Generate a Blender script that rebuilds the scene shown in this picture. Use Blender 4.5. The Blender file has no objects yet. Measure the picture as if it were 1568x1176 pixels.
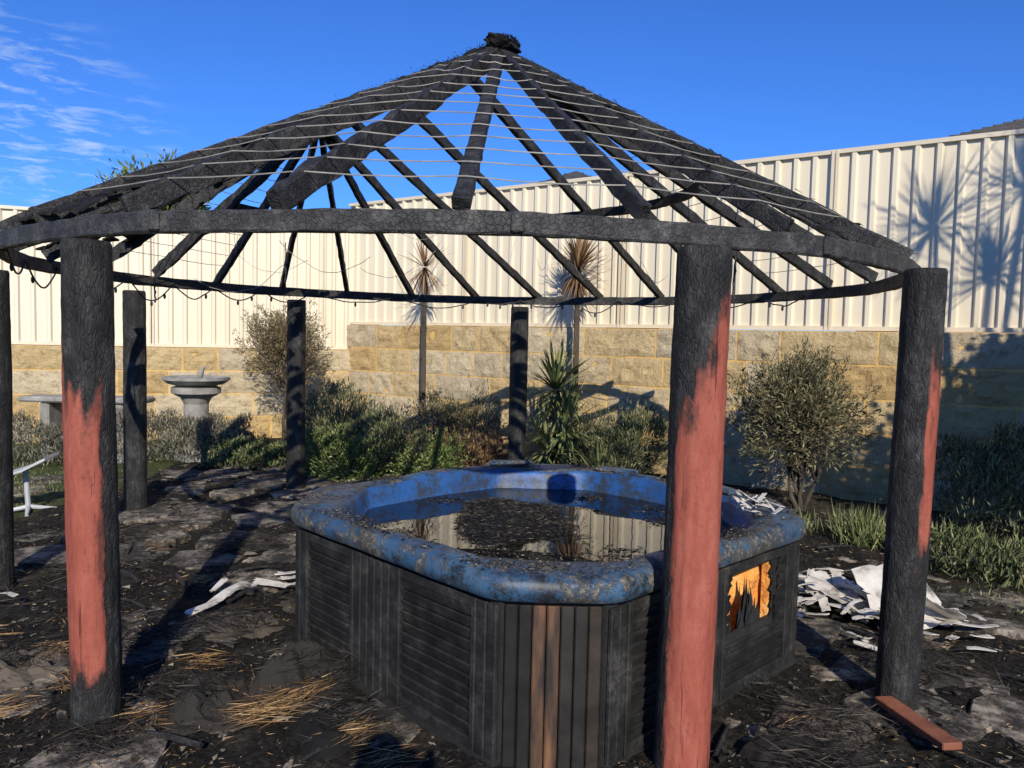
import bpy, math, random
import numpy as np
from mathutils import Vector, Matrix, noise
random.seed(7); rng=np.random.default_rng(11)
S=bpy.context.scene
def V(*a): return Vector(a)

# ---------------------------------------------------------------- materials
def new_mat(name):
    m=bpy.data.materials.new(name); m.use_nodes=True
    nt=m.node_tree; b=nt.nodes['Principled BSDF']
    return m,nt,b
def N(nt,t,**k):
    n=nt.nodes.new(t)
    for a,v in k.items():
        if a in n.inputs: n.inputs[a].default_value=v
        else: setattr(n,a,v)
    return n
def ramp(nt,stops,inp=None,interp='LINEAR'):
    r=nt.nodes.new('ShaderNodeValToRGB'); r.color_ramp.interpolation=interp
    el=r.color_ramp.elements
    while len(el)<len(stops): el.new(0.5)
    for e,(p,c) in zip(el,stops):
        e.position=p
        if not hasattr(c,'__len__'): c=(c,c,c)
        e.color=(c[0],c[1],c[2],1)
    if inp is not None: nt.links.new(inp,r.inputs[0])
    return r
def coords(nt,scale=(1,1,1)):
    tc=nt.nodes.new('ShaderNodeTexCoord'); mp=nt.nodes.new('ShaderNodeMapping')
    mp.inputs['Scale'].default_value=scale
    nt.links.new(tc.outputs['Object'],mp.inputs[0]); return mp.outputs[0]
def noise_n(nt,co,scale,detail=5,rough=.6,dist=0):
    n=N(nt,'ShaderNodeTexNoise',Scale=scale,Detail=min(detail,5),Roughness=rough,Distortion=dist)
    nt.links.new(co,n.inputs['Vector']); return n.outputs['Fac']
def mix(nt,fac,a,b,blend='MIX'):
    m=nt.nodes.new('ShaderNodeMix'); m.data_type='RGBA'; m.blend_type=blend
    for sock,v in ((0,fac),(6,a),(7,b)):
        if isinstance(v,(int,float)): m.inputs[sock].default_value=v
        elif isinstance(v,tuple): m.inputs[sock].default_value=(v[0],v[1],v[2],1)
        else: nt.links.new(v,m.inputs[sock])
    return m.outputs[2]
def bump(nt,b,h,strength=.5,dist=.02):
    n=N(nt,'ShaderNodeBump',Strength=strength,Distance=dist)
    nt.links.new(h,n.inputs['Height']); nt.links.new(n.outputs[0],b.inputs['Normal']); return n
def simple(name,stops,scale=5,rough=.8,bs=.4,bd=.01,stretch=(1,1,1),metal=0,bscale=None):
    m,nt,b=new_mat(name); co=coords(nt,stretch)
    f=noise_n(nt,co,scale,5)
    nt.links.new(ramp(nt,stops,f).outputs[0],b.inputs['Base Color'])
    b.inputs['Roughness'].default_value=rough; b.inputs['Metallic'].default_value=metal
    bump(nt,b,noise_n(nt,co,bscale or scale*6,5),bs,bd); return m
def island_mat(name,stops,rough=.7,gain=1.0,nz=None):
    m,nt,b=new_mat(name); g=nt.nodes.new('ShaderNodeNewGeometry')
    stops=[(p,tuple(x*gain for x in c)) for p,c in stops]
    col=ramp(nt,stops,g.outputs['Random Per Island']).outputs[0]
    if nz:
        f=noise_n(nt,coords(nt),nz,3)
        col=mix(nt,1.0,col,ramp(nt,[(.35,.45),(.65,1.0)],f).outputs[0],'MULTIPLY')
    nt.links.new(col,b.inputs['Base Color']); b.inputs['Roughness'].default_value=rough
    b.inputs['Specular IOR Level'].default_value=.3
    return m
def warp(nt,co,sc,amt):
    n=N(nt,'ShaderNodeTexNoise',Scale=sc,Detail=3); nt.links.new(co,n.inputs['Vector'])
    s=nt.nodes.new('ShaderNodeVectorMath'); s.operation='MULTIPLY_ADD'
    s.inputs[1].default_value=(amt,amt,amt); nt.links.new(n.outputs['Color'],s.inputs[0]); nt.links.new(co,s.inputs[2]); return s.outputs[0]
def char_mat(name,base=1.0,sheen=.6,vs=42,bs=.6):
    m,nt,b=new_mat(name); co=coords(nt)
    f=noise_n(nt,co,11,5,.8)
    col=ramp(nt,[(.3,(.009*base,.0085*base,.008*base)),(.5,(.022*base,.021*base,.020*base)),(.62,(.045*base,.043*base,.040*base)),(.78,(.10*base,.096*base,.088*base))],f).outputs[0]
    nt.links.new(col,b.inputs['Base Color']); b.inputs['Roughness'].default_value=sheen
    b.inputs['Specular IOR Level'].default_value=.35
    v=N(nt,'ShaderNodeTexVoronoi',Scale=vs); v.feature='DISTANCE_TO_EDGE'
    nt.links.new(warp(nt,co,14,.06),v.inputs['Vector'])
    vr=ramp(nt,[(0,0),(.1,1)],v.outputs['Distance']).outputs[0]
    bump(nt,b,mix(nt,.65,vr,noise_n(nt,co,45,5,.7)),bs,.014); return m
M_char=char_mat('charred_timber',1.05)
M_charfuzz=char_mat('charred_thatch',.5,.95,60,.8)
M_ring=char_mat('scorched_ring_timber',1.8,.6)

def post_mat():
    m,nt,b=new_mat('burnt_painted_post'); c2=coords(nt)
    at=nt.nodes.new('ShaderNodeAttribute'); at.attribute_name='paint'
    ad=nt.nodes.new('ShaderNodeMath'); ad.operation='MULTIPLY_ADD'; ad.inputs[1].default_value=.75
    nz=noise_n(nt,coords(nt,(1,1,.45)),15,5,.8)
    nt.links.new(nz,ad.inputs[0]); nt.links.new(at.outputs['Fac'],ad.inputs[2])
    mask=ramp(nt,[(.74,0),(.83,1)],ad.outputs[0]).outputs[0]
    near=ramp(nt,[(.76,0),(.92,.55),(1.2,1)],ad.outputs[0]).outputs[0]
    g=noise_n(nt,coords(nt,(1,1,.5)),11,5,.8)
    char=ramp(nt,[(.3,(.008,.008,.008)),(.5,(.022,.021,.020)),(.62,(.050,.048,.045)),(.76,(.12,.115,.105))],g).outputs[0]
    red=ramp(nt,[(.3,(.22,.055,.036)),(.5,(.31,.080,.050)),(.72,(.37,.12,.08)),(.85,(.42,.19,.14))],noise_n(nt,coords(nt,(1,1,.25)),14,5,.8)).outputs[0]
    scor=mix(nt,near,(.05,.024,.018),red)
    blot=ramp(nt,[(.30,.35),(.41,1)],noise_n(nt,coords(nt,(1,1,.5)),20,5,.8)).outputs[0]
    scor=mix(nt,.7,scor,blot,'MULTIPLY')
    # fine straight drying cracks along the grain
    cr=noise_n(nt,coords(nt,(1,1,.025)),55,3,.6)
    crack=ramp(nt,[(.30,.25),(.36,1)],cr).outputs[0]
    scor=mix(nt,.7,scor,crack,'MULTIPLY'); char=mix(nt,.6,char,crack,'MULTIPLY')
    col=mix(nt,mask,char,scor)
    nt.links.new(col,b.inputs['Base Color']); b.inputs['Roughness'].default_value=.68
    b.inputs['Specular IOR Level'].default_value=.3
    v2=N(nt,'ShaderNodeTexVoronoi',Scale=70); v2.feature='DISTANCE_TO_EDGE'
    nt.links.new(warp(nt,coords(nt,(1,1,.3)),20,.03),v2.inputs['Vector'])
    h1=ramp(nt,[(0,0),(.12,1)],v2.outputs['Distance']).outputs[0]
    hc=mix(nt,.55,mix(nt,.5,h1,crack),noise_n(nt,coords(nt,(1,1,.35)),38,5,.75))
    h=mix(nt,mask,hc,mix(nt,.3,crack,noise_n(nt,c2,30,5,.7)))
    bump(nt,b,h,.8,.014); return m
M_post=post_mat()

def ground_mat():
    m,nt,b=new_mat('ash_ground'); co=coords(nt)
    a=noise_n(nt,co,1.3,5,.7); f=noise_n(nt,co,34,5,.85); s=noise_n(nt,co,4,5,.7)
    ash=ramp(nt,[(.3,(.005,.005,.0045)),(.48,(.017,.0155,.013)),(.6,(.045,.038,.031)),(.78,(.18,.145,.10))],f).outputs[0]
    dust=ramp(nt,[(.35,(.028,.025,.021)),(.55,(.09,.076,.057)),(.75,(.24,.19,.13))],f).outputs[0]
    col=mix(nt,ramp(nt,[(.50,0),(.68,.85)],s).outputs[0],ash,dust)
    sp=nt.nodes.new('ShaderNodeSeparateXYZ'); nt.links.new(co,sp.inputs[0])
    lawn=ramp(nt,[(.3,(.05,.065,.022)),(.6,(.11,.13,.05)),(.8,(.2,.18,.09))],noise_n(nt,co,40,5)).outputs[0]
    xs=nt.nodes.new('ShaderNodeMath'); xs.operation='MULTIPLY_ADD'; xs.inputs[1].default_value=-1; xs.inputs[2].default_value=-4.1
    nt.links.new(sp.outputs[0],xs.inputs[0])
    ad=nt.nodes.new('ShaderNodeMath'); ad.operation='ADD'; nt.links.new(xs.outputs[0],ad.inputs[0]); nt.links.new(a,ad.inputs[1])
    lm=ramp(nt,[(.5,0),(.6,1)],ad.outputs[0]).outputs[0]
    xr=nt.nodes.new('ShaderNodeMath'); xr.operation='ADD'; xr.inputs[1].default_value=-2.9
    nt.links.new(sp.outputs[0],xr.inputs[0])
    ad2=nt.nodes.new('ShaderNodeMath'); ad2.operation='ADD'; nt.links.new(xr.outputs[0],ad2.inputs[0]); nt.links.new(a,ad2.inputs[1])
    soil=ramp(nt,[(.35,(.03,.026,.02)),(.55,(.08,.066,.045)),(.75,(.11,.11,.055))],noise_n(nt,co,22,5,.8)).outputs[0]
    col=mix(nt,lm,col,lawn)
    col=mix(nt,ramp(nt,[(.45,0),(.7,1)],ad2.outputs[0]).outputs[0],col,soil)
    nt.links.new(col,b.inputs['Base Color']); b.inputs['Roughness'].default_value=.95
    b.inputs['Specular IOR Level'].default_value=.15
    bump(nt,b,mix(nt,.5,f,noise_n(nt,co,110,4,.8)),1.0,.05); return m
M_ground=ground_mat()
def paver_mat():
    m,nt,b=new_mat('paving_stone'); co=coords(nt)
    g=nt.nodes.new('ShaderNodeNewGeometry')
    base=ramp(nt,[(0,(.17,.148,.115)),(.5,(.29,.245,.185)),(1,(.44,.365,.27))],g.outputs['Random Per Island']).outputs[0]
    soot=ramp(nt,[(.44,(.06,.058,.055)),(.52,(.35,.34,.33)),(.62,(1,1,1))],noise_n(nt,co,4.5,5,.85)).outputs[0]
    col=mix(nt,1.0,base,soot,'MULTIPLY')
    nt.links.new(col,b.inputs['Base Color']); b.inputs['Roughness'].default_value=.9
    bump(nt,b,noise_n(nt,co,30,5,.7),.6,.012); return m
M_paver=paver_mat()
def limestone():
    m,nt,b=new_mat('limestone_block'); co=coords(nt)
    g=nt.nodes.new('ShaderNodeNewGeometry')
    base=ramp(nt,[(0,(.64,.44,.19)),(.4,(.74,.57,.31)),(.75,(.66,.55,.38)),(1,(.78,.65,.43))],g.outputs['Random Per Island']).outputs[0]
    f=noise_n(nt,co,6,5,.85)
    d=ramp(nt,[(.32,(.40,.37,.32)),(.46,(.84,.82,.78)),(.7,(1.0,1.0,1.0))],f).outputs[0]
    col=mix(nt,1.0,base,d,'MULTIPLY'); nt.links.new(col,b.inputs['Base Color'])
    b.inputs['Roughness'].default_value=.9
    bump(nt,b,noise_n(nt,co,18,5,.8),1.0,.05); return m
M_lime=limestone()
M_mortar=simple('mortar',[(.3,(.56,.34,.10)),(.7,(.72,.48,.18))],6,.95,.5)
M_fence=simple('cream_steel',[(.3,(.70,.61,.44)),(.7,(.77,.68,.51))],1.2,.45,.06,.004,stretch=(1,1,.2))
M_fencerail=simple('cream_rail',[(.3,(.64,.55,.40)),(.7,(.70,.61,.45))],2,.45,.05,.004)
M_wire=simple('galvanised_wire',[(.3,(.26,.24,.20)),(.7,(.56,.51,.42))],9,.5,.1,.001,metal=.3)
M_cord=simple('melted_cord',[(.3,.01),(.7,.03)],9,.6)
def cab_mat():
    m,nt,b=new_mat('scorched_cabinet'); co=coords(nt)
    f=noise_n(nt,co,6,5,.8)
    col=ramp(nt,[(.3,(.006,.006,.0055)),(.48,(.016,.0155,.0145)),(.6,(.034,.033,.030)),(.78,(.12,.11,.095))],f).outputs[0]
    nt.links.new(col,b.inputs['Base Color']); b.inputs['Roughness'].default_value=.62
    b.inputs['Specular IOR Level'].default_value=.35
    bump(nt,b,mix(nt,.5,noise_n(nt,co,35,5,.75),f),.7,.010); return m
M_cab=cab_mat()
M_black=simple('charcoal',[(.3,.008),(.7,.022)],12,.8,.6)
M_plank=island_mat('scorched_planks',[(0,(.015,.014,.013)),(.4,(.030,.027,.024)),(.75,(.048,.036,.026)),(1,(.040,.035,.030))],.6,nz=7)
M_plankb=simple('brown_planks',[(.36,(.025,.019,.015)),(.50,(.085,.045,.025)),(.66,(.19,.09,.042))],5,.55,.3,.004,stretch=(3,3,.5))
M_foam=simple('spa_foam',[(.3,(.55,.17,.03)),(.5,(.85,.36,.07)),(.75,(.95,.66,.28))],7,.8,.7,.03)
def tub_mat():
    m,nt,b=new_mat('blue_acrylic'); co=coords(nt)
    f=noise_n(nt,co,3.0,5,.8); g=noise_n(nt,co,30,5,.8)
    blue=ramp(nt,[(.3,(.015,.050,.11)),(.5,(.025,.092,.185)),(.7,(.055,.145,.245))],noise_n(nt,co,2.4,5)).outputs[0]
    film=mix(nt,ramp(nt,[(.40,0),(.66,.7)],noise_n(nt,co,13,5,.85)).outputs[0],blue,(.085,.09,.09))
    soot=mix(nt,ramp(nt,[(.46,0),(.60,.92)],noise_n(nt,co,6.3,5,.88)).outputs[0],film,(.014,.014,.014))
    resid=ramp(nt,[(.3,(.012,.012,.011)),(.5,(.06,.056,.048)),(.7,(.25,.225,.18))],g).outputs[0]
    ad=nt.nodes.new('ShaderNodeMath'); ad.operation='MULTIPLY_ADD'; ad.inputs[1].default_value=.4
    nt.links.new(g,ad.inputs[0]); nt.links.new(f,ad.inputs[2])
    mk_=ramp(nt,[(.69,0),(.76,1)],ad.outputs[0]).outputs[0]
    col=mix(nt,mk_,soot,resid); nt.links.new(col,b.inputs['Base Color'])
    nt.links.new(ramp(nt,[(0,.46),(1,.9)],mk_).outputs[0],b.inputs['Roughness'])
    bump(nt,b,mix(nt,.5,mk_,g),.6,.010); return m
M_tub=tub_mat()
def tubin_mat():
    m,nt,b=new_mat('blue_acrylic_clean'); co=coords(nt)
    blue=ramp(nt,[(.3,(.012,.05,.16)),(.6,(.02,.10,.30))],noise_n(nt,co,2.4,5)).outputs[0]
    soot=mix(nt,ramp(nt,[(.44,0),(.58,.92)],noise_n(nt,co,7,5,.88)).outputs[0],blue,(.03,.034,.036))
    nt.links.new(soot,b.inputs['Base Color']); b.inputs['Roughness'].default_value=.5
    bump(nt,b,noise_n(nt,co,30,4,.8),.4,.008); return m
M_tubin=tubin_mat()
def water_mat():
    m,nt,b=new_mat('dirty_water'); co=coords(nt)
    f=noise_n(nt,co,3,5)
    nt.links.new(ramp(nt,[(.4,(.004,.0045,.003)),(.7,(.020,.016,.010))],f).outputs[0],b.inputs['Base Color'])
    b.inputs['Roughness'].default_value=.01; b.inputs['IOR'].default_value=1.7
    bump(nt,b,noise_n(nt,co,7,2),.04,.01); return m
M_water=water_mat()
M_white=simple('white_sheet_debris',[(.32,(.12,.11,.095)),(.44,(.50,.46,.40)),(.7,(.74,.69,.60))],6,.7,.3,.01)
M_straw=island_mat('straw',[(0,(.07,.04,.018)),(.4,(.20,.11,.045)),(.75,(.38,.22,.09)),(1,(.52,.38,.2))],.8)
M_burnt=island_mat('burnt_straw',[(0,(.005,.005,.0045)),(.5,(.016,.014,.012)),(.8,(.045,.038,.031)),(1,(.13,.105,.078))],.9)
M_pile=island_mat('burnt_straw_wet',[(0,(.005,.005,.0045)),(.6,(.016,.014,.012)),(.88,(.05,.043,.035)),(1,(.15,.125,.09))],.65)
M_chip=island_mat('char_chips',[(0,(.006,.006,.005)),(.5,(.022,.019,.016)),(.8,(.085,.07,.052)),(1,(.34,.28,.19))],.9)
GN=1.22
M_green=island_mat('leaf_green',[(0,(.035,.055,.014)),(.5,(.095,.13,.035)),(.85,(.16,.20,.06)),(1,(.28,.26,.11))],.6,GN)
M_cover=island_mat('leaf_groundcover',[(0,(.03,.04,.016)),(.5,(.08,.10,.04)),(.85,(.14,.16,.06)),(1,(.26,.23,.12))],.75,GN)
M_rose=island_mat('leaf_rosemary',[(0,(.035,.043,.018)),(.5,(.105,.115,.052)),(1,(.23,.225,.12))],.7,GN)
M_grey=island_mat('leaf_greygreen',[(0,(.045,.042,.03)),(.5,(.12,.115,.08)),(1,(.24,.22,.165))],.8,GN)
M_olive=island_mat('leaf_olive',[(0,(.04,.036,.018)),(.5,(.125,.115,.055)),(.85,(.22,.195,.10)),(1,(.36,.30,.17))],.7,1.0)
M_brown=island_mat('leaf_olive_brown',[(0,(.06,.045,.022)),(.5,(.18,.135,.065)),(1,(.34,.27,.15))],.7)
M_dry=island_mat('leaf_dry',[(0,(.09,.045,.02)),(.5,(.22,.12,.055)),(1,(.40,.28,.15))],.8)
M_yucca=island_mat('strap_leaf',[(0,(.05,.065,.022)),(.6,(.15,.18,.065)),(1,(.36,.35,.16))],.5)
M_bark=simple('bark',[(.3,(.035,.028,.02)),(.7,(.11,.085,.06))],10,.9,.8,.02,stretch=(1,1,.4))
M_conc=simple('weathered_concrete',[(.3,(.17,.16,.14)),(.7,(.36,.34,.30))],7,.9,.4)
M_grayp=simple('grey_plastic',[(.3,(.35,.37,.37)),(.7,(.5,.52,.52))],4,.5,.1)
M_rooft=simple('roof_tile',[(.3,(.035,.035,.038)),(.7,(.075,.072,.07))],4,.8,.4)
M_brick=simple('house_brick',[(.3,(.30,.20,.13)),(.7,(.42,.30,.21))],6,.9,.3)
M_glass=simple('window_glass',[(.3,.02),(.7,.04)],2,.1,0)
M_terr=simple('terracotta_board',[(.3,(.16,.05,.025)),(.7,(.34,.12,.06))],8,.7,.4)
M_skin=simple('skin',[(.3,(.45,.27,.19)),(.7,(.5,.31,.22))],8,.6,.1)
M_cloth=simple('dark_clothing',[(.3,.03),(.7,.05)],20,.9,.2)

# ---------------------------------------------------------------- mesh builder
class MB:
    def __init__(s): s.v=[]; s.f=[]; s.m=[]
    def add(s,vs,fs,mi=0):
        o=len(s.v); s.v.extend([tuple(v) for v in vs]); s.f.extend([tuple(i+o for i in f) for f in fs]); s.m.extend([mi]*len(fs))
    def box(s,c,size,R=None,mi=0,bev=0):
        hx,hy,hz=[q/2 for q in size]
        if bev<=0:
            vs=[V(x,y,z) for x in(-hx,hx) for y in(-hy,hy) for z in(-hz,hz)]
            fs=[(0,1,3,2),(4,6,7,5),(0,4,5,1),(2,3,7,6),(0,2,6,4),(1,5,7,3)]
        else:
            b=min(bev,hx*.9,hy*.9,hz*.9); vs=[];
            ring=[(hx-b,hy),(hx,hy-b),(hx,-hy+b),(hx-b,-hy),(-hx+b,-hy),(-hx,-hy+b),(-hx,hy-b),(-hx+b,hy)]
            def rg(k,z): return [V(x*k[0],y*k[1],z) for x,y in ring]
            k1=((hx-b)/hx,(hy-b)/hy)
            vs=rg(k1,-hz)+rg((1,1),-hz+b)+rg((1,1),hz-b)+rg(k1,hz)
            fs=[]
            for l in range(3):
                for i in range(8):
                    j=(i+1)%8; fs.append((l*8+j,l*8+i,(l+1)*8+i,(l+1)*8+j))
            fs.append(tuple(range(8))); fs.append(tuple(reversed(range(24,32))))
        c=Vector(c)
        vs=[(R@v if R else v)+c for v in vs]; s.add(vs,fs,mi)
    def tube(s,pts,rad,n=8,mi=0,jit=0,cap=True):
        pts=[Vector(p) for p in pts]; k=len(pts)
        if not hasattr(rad,'__len__'): rad=[rad]*k
        vs=[];prev=None
        for i,p in enumerate(pts):
            t=(pts[min(i+1,k-1)]-pts[max(i-1,0)]).normalized()
            a=prev if prev is not None else (Vector((0,0,1)) if abs(t.z)<.9 else Vector((1,0,0)))
            x=(a-t*a.dot(t)).normalized(); y=t.cross(x); prev=x
            for j in range(n):
                an=2*math.pi*j/n; r=rad[i]*(1+random.uniform(-jit,jit))
                vs.append(p+x*math.cos(an)*r+y*math.sin(an)*r)
        fs=[(i*n+j,i*n+(j+1)%n,(i+1)*n+(j+1)%n,(i+1)*n+j) for i in range(k-1) for j in range(n)]
        if cap: fs+= [tuple(reversed(range(n))),tuple(range((k-1)*n,k*n))]
        s.add(vs,fs,mi)
    def beam(s,p0,p1,w,h,seg=12,jit=.006,mi=0,up=V(0,0,1),hv=None):
        p0=Vector(p0);p1=Vector(p1);t=(p1-p0).normalized()
        x=t.cross(up).normalized(); y=x.cross(t)
        cs=[(-.5,-.38),(-.38,-.5),(.38,-.5),(.5,-.38),(.5,.38),(.38,.5),(-.38,.5),(-.5,.38)]
        vs=[];ph=random.uniform(0,50)
        for i in range(seg+1):
            p=p0.lerp(p1,i/seg)
            for q,(a,b) in enumerate(cs):
                hh=h
                if hv: hh=h*(1+hv*noise.noise(V(ph,i*.55,0 if b>0 else 7)))
                v=p+x*a*w+y*b*hh
                v+=Vector((noise.noise(V(ph+i*.9,q*1.3,0)),noise.noise(V(ph,q*1.3,i*.9)),noise.noise(V(3,ph+i*.9,q*1.3))))*jit*2
                vs.append(v)
        n=8
        fs=[(i*n+j,i*n+(j+1)%n,(i+1)*n+(j+1)%n,(i+1)*n+j) for i in range(seg) for j in range(n)]
        fs+=[tuple(reversed(range(n))),tuple(range(seg*n,seg*n+n))]
        s.add(vs,fs,mi)
    def lathe(s,prof,c,n=32,mi=0):
        c=Vector(c); vs=[c+V(r*math.cos(2*math.pi*j/n),r*math.sin(2*math.pi*j/n),z) for r,z in prof for j in range(n)]
        fs=[(i*n+j,i*n+(j+1)%n,(i+1)*n+(j+1)%n,(i+1)*n+j) for i in range(len(prof)-1) for j in range(n)]
        fs+=[tuple(reversed(range(n))),tuple(range((len(prof)-1)*n,len(prof)*n))]
        s.add(vs,fs,mi)
    def leaves(s,c,d,L,W,mi=0):
        c=np.asarray(c,float); n=len(c)
        d=d/np.maximum(np.linalg.norm(d,axis=1,keepdims=True),1e-6)
        r=rng.normal(size=(n,3)); x=np.cross(d,r); x/=np.maximum(np.linalg.norm(x,axis=1,keepdims=True),1e-6)
        L=np.broadcast_to(np.asarray(L),(n,))[:,None]; W=np.broadcast_to(np.asarray(W),(n,))[:,None]
        v=np.stack([c,c+d*L*.45+x*W/2,c+d*L,c+d*L*.45-x*W/2],1).reshape(-1,3)
        o=len(s.v); s.v.extend(map(tuple,v.tolist()))
        idx=(np.arange(n*4).reshape(n,4)+o); s.f.extend(map(tuple,idx.tolist())); s.m.extend([mi]*n)
    def obj(s,name,mats,parent=None,smooth=False):
        me=bpy.data.meshes.new(name); me.from_pydata(s.v,[],s.f)
        if not isinstance(mats,(list,tuple)): mats=[mats]
        for m in mats: me.materials.append(m)
        me.polygons.foreach_set('material_index',s.m)
        if smooth: me.polygons.foreach_set('use_smooth',[True]*len(s.f))
        me.update()
        o=bpy.data.objects.new(name,me); S.collection.objects.link(o)
        if parent: o.parent=parent
        return o
def empty(name):
    e=bpy.data.objects.new(name,None); e.empty_display_size=.2; S.collection.objects.link(e); return e

# ---------------------------------------------------------------- hot tub frame
TC=V(.2,4.15,0); A1=math.radians(44); E1=V(math.cos(A1),math.sin(A1),0); E2=V(-math.sin(A1),math.cos(A1),0)
TH=1.11; TCH=.34
def in_tub(x,y,m=.0):
    p=V(x,y,0)-TC; return abs(p.dot(E1))<TH+m and abs(p.dot(E2))<TH+m

# ---------------------------------------------------------------- ground
def gh(x,y):
    if abs(x)>9 or y<-2 or y>13: return -0.01
    return .03*noise.noise(V(x*.9,y*.9,0))+.030*noise.noise(V(x*3.1,y*3.1,4))+.022*noise.noise(V(x*9,y*9,2))+.008*noise.noise(V(x*26,y*26,5))
xs=np.concatenate([[-600,-200,-80,-40,-20,-12],np.arange(-9,-5,.12),np.arange(-5,4.4,.035),np.arange(4.4,9.1,.12),[12,20,40,80,200,600]])
ys=np.concatenate([[-600,-200,-60,-20,-8],np.arange(-2,2,.15),np.arange(2,6,.035),np.arange(6,13.01,.07),[14,20,40,80,200,700]])
g=MB(); g.v=[(float(x),float(y),gh(x,y)) for y in ys for x in xs]; nx=len(xs)
g.f=[(j*nx+i,j*nx+i+1,(j+1)*nx+i+1,(j+1)*nx+i) for j in range(len(ys)-1) for i in range(nx-1)]; g.m=[0]*len(g.f)
g.obj('ground',M_ground,smooth=True)

p=MB()
def slab(x,y,r,z=.022,n=7,asp=1,rot=0):
    ring=[]
    for i in range(n):
        a=2*math.pi*(i+random.uniform(-.35,.35))/n; rr=r*random.uniform(.78,1.1)
        q=V(math.cos(a)*rr*asp,math.sin(a)*rr,0); q.rotate(Matrix.Rotation(rot,3,'Z')); ring.append(q+V(x,y,0))
    tz=random.uniform(-.008,.008); vs=[]
    rr2=[]
    for i in range(n):
        a_,b_=ring[i],ring[(i+1)%n]
        for t in(0,.33,.66): rr2.append(a_.lerp(b_,t)+V(random.uniform(-.012,.012),random.uniform(-.012,.012),0))
    ring=rr2; n=len(ring)
    for q in ring: vs.append(V(q.x,q.y,-.05))
    for q in ring: vs.append(V(q.x,q.y,z-.008))
    for q in ring: c=V(x,y,0); w=q.lerp(c,.04); vs.append(V(w.x,w.y,z+tz))
    fs=[(l*n+i,l*n+(i+1)%n,(l+1)*n+(i+1)%n,(l+1)*n+i) for l in range(2) for i in range(n)]+[tuple(range(2*n,3*n))]
    p.add(vs,fs)
for gx in np.arange(-5,4.2,.56):
    for gy in np.arange(1.6,9.6,.56):
        x=gx+random.uniform(-.1,.1);y=gy+random.uniform(-.1,.1)
        zz=-.008
        if -3.4<x<-1.5 and y>5: zz=.018
        if x<-1.1 and y<3.3: zz=.022
        if x>1.6 and y<3.4: zz=.006
        slab(x,y,random.uniform(.25,.33),zz+random.uniform(-.01,.01),asp=random.uniform(.85,1.2),rot=random.uniform(0,3))
p.obj('stone_paving',M_paver)
k=MB()
for i in range(9):
    c=V(2.35+i*.50,4.62-i*.20,.02); R=Matrix.Rotation(math.atan2(-.20,.50)+random.uniform(-.04,.04),3,'Z')
    k.box(c,(.46,.20,.06),R,bev=.012)
k.obj('path_edging',M_paver)

# ---------------------------------------------------------------- walls and fences
def wall(K,u,n,length,courses,zt,name,start=0):
    w=MB(); ch=zt/courses
    R=Matrix((u,n,V(0,0,1))).transposed()
    for r in range(courses):
        s=start-random.uniform(0,.5)
        while s<length:
            L=random.choice([.5,.7,.85,1.0]); z0=r*ch
            gx,gz=14,7; off=V(K[0],K[1],0)
            vs=[];ph=random.uniform(0,99)
            a0,a1=s+.008,s+L-.014
            for iz in range(gz+1):
                for ix in range(gx+1):
                    fx=ix/gx; fz=iz/gz
                    edge=min(fx,1-fx)*L*10; ez=min(fz,1-fz)*ch*14
                    d=.012*min(1,edge)*min(1,ez)+(.03*noise.noise(V(ph+fx*6*L,fz*3,ph))+.014*noise.noise(V(ph+fx*15*L,fz*7,ph)))*min(1,edge)*min(1,ez)
                    jx=.014*noise.noise(V(ph,fz*6,fx*3))*(1 if ix in(0,gx) else 0)
                    jz=.013*noise.noise(V(fx*8,ph,fz*3))*(1 if iz in(0,gz) else 0)
                    vs.append(off+u*(a0+(a1-a0)*fx+jx)+n*d+V(0,0,z0+.010+(ch-.020)*fz+jz))
            m=gx+1
            fs=[(j*m+i,j*m+i+1,(j+1)*m+i+1,(j+1)*m+i) for j in range(gz) for i in range(gx)]
            b=len(vs); per=[i for i in range(m)]+[j*m+gx for j in range(1,gz+1)]+[gz*m+i for i in range(gx-1,-1,-1)]+[j*m for j in range(gz-1,0,-1)]
            for q in per: vs.append(vs[q]-n*(n.dot(vs[q]-off)+.03))
            for i in range(len(per)):
                j=(i+1)%len(per); fs.append((per[j],per[i],b+i,b+j))
            w.add(vs,fs,0); s+=L
    c=V(K[0],K[1],0)+u*(length/2)-n*.155+V(0,0,(zt-.004)/2); w.box(c,(length,.30,zt-.004),R,1)
    return w.obj(name,[M_lime,M_mortar],smooth=False)
K0=V(-2.62,12.42,0); FH=1.94; ZWR=1.81; ZWL=1.40
uR=V(.829,-.5593,0).normalized(); nR=V(-.5593,-.829,0).normalized()
uL=V(-.942,-.335,0).normalized(); nL=V(.335,-.942,0).normalized()
wall(K0,uR,nR,18,5,ZWR,'limestone_wall')
wall(K0,uL,nL,12,4,ZWL,'limestone_wall')
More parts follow.
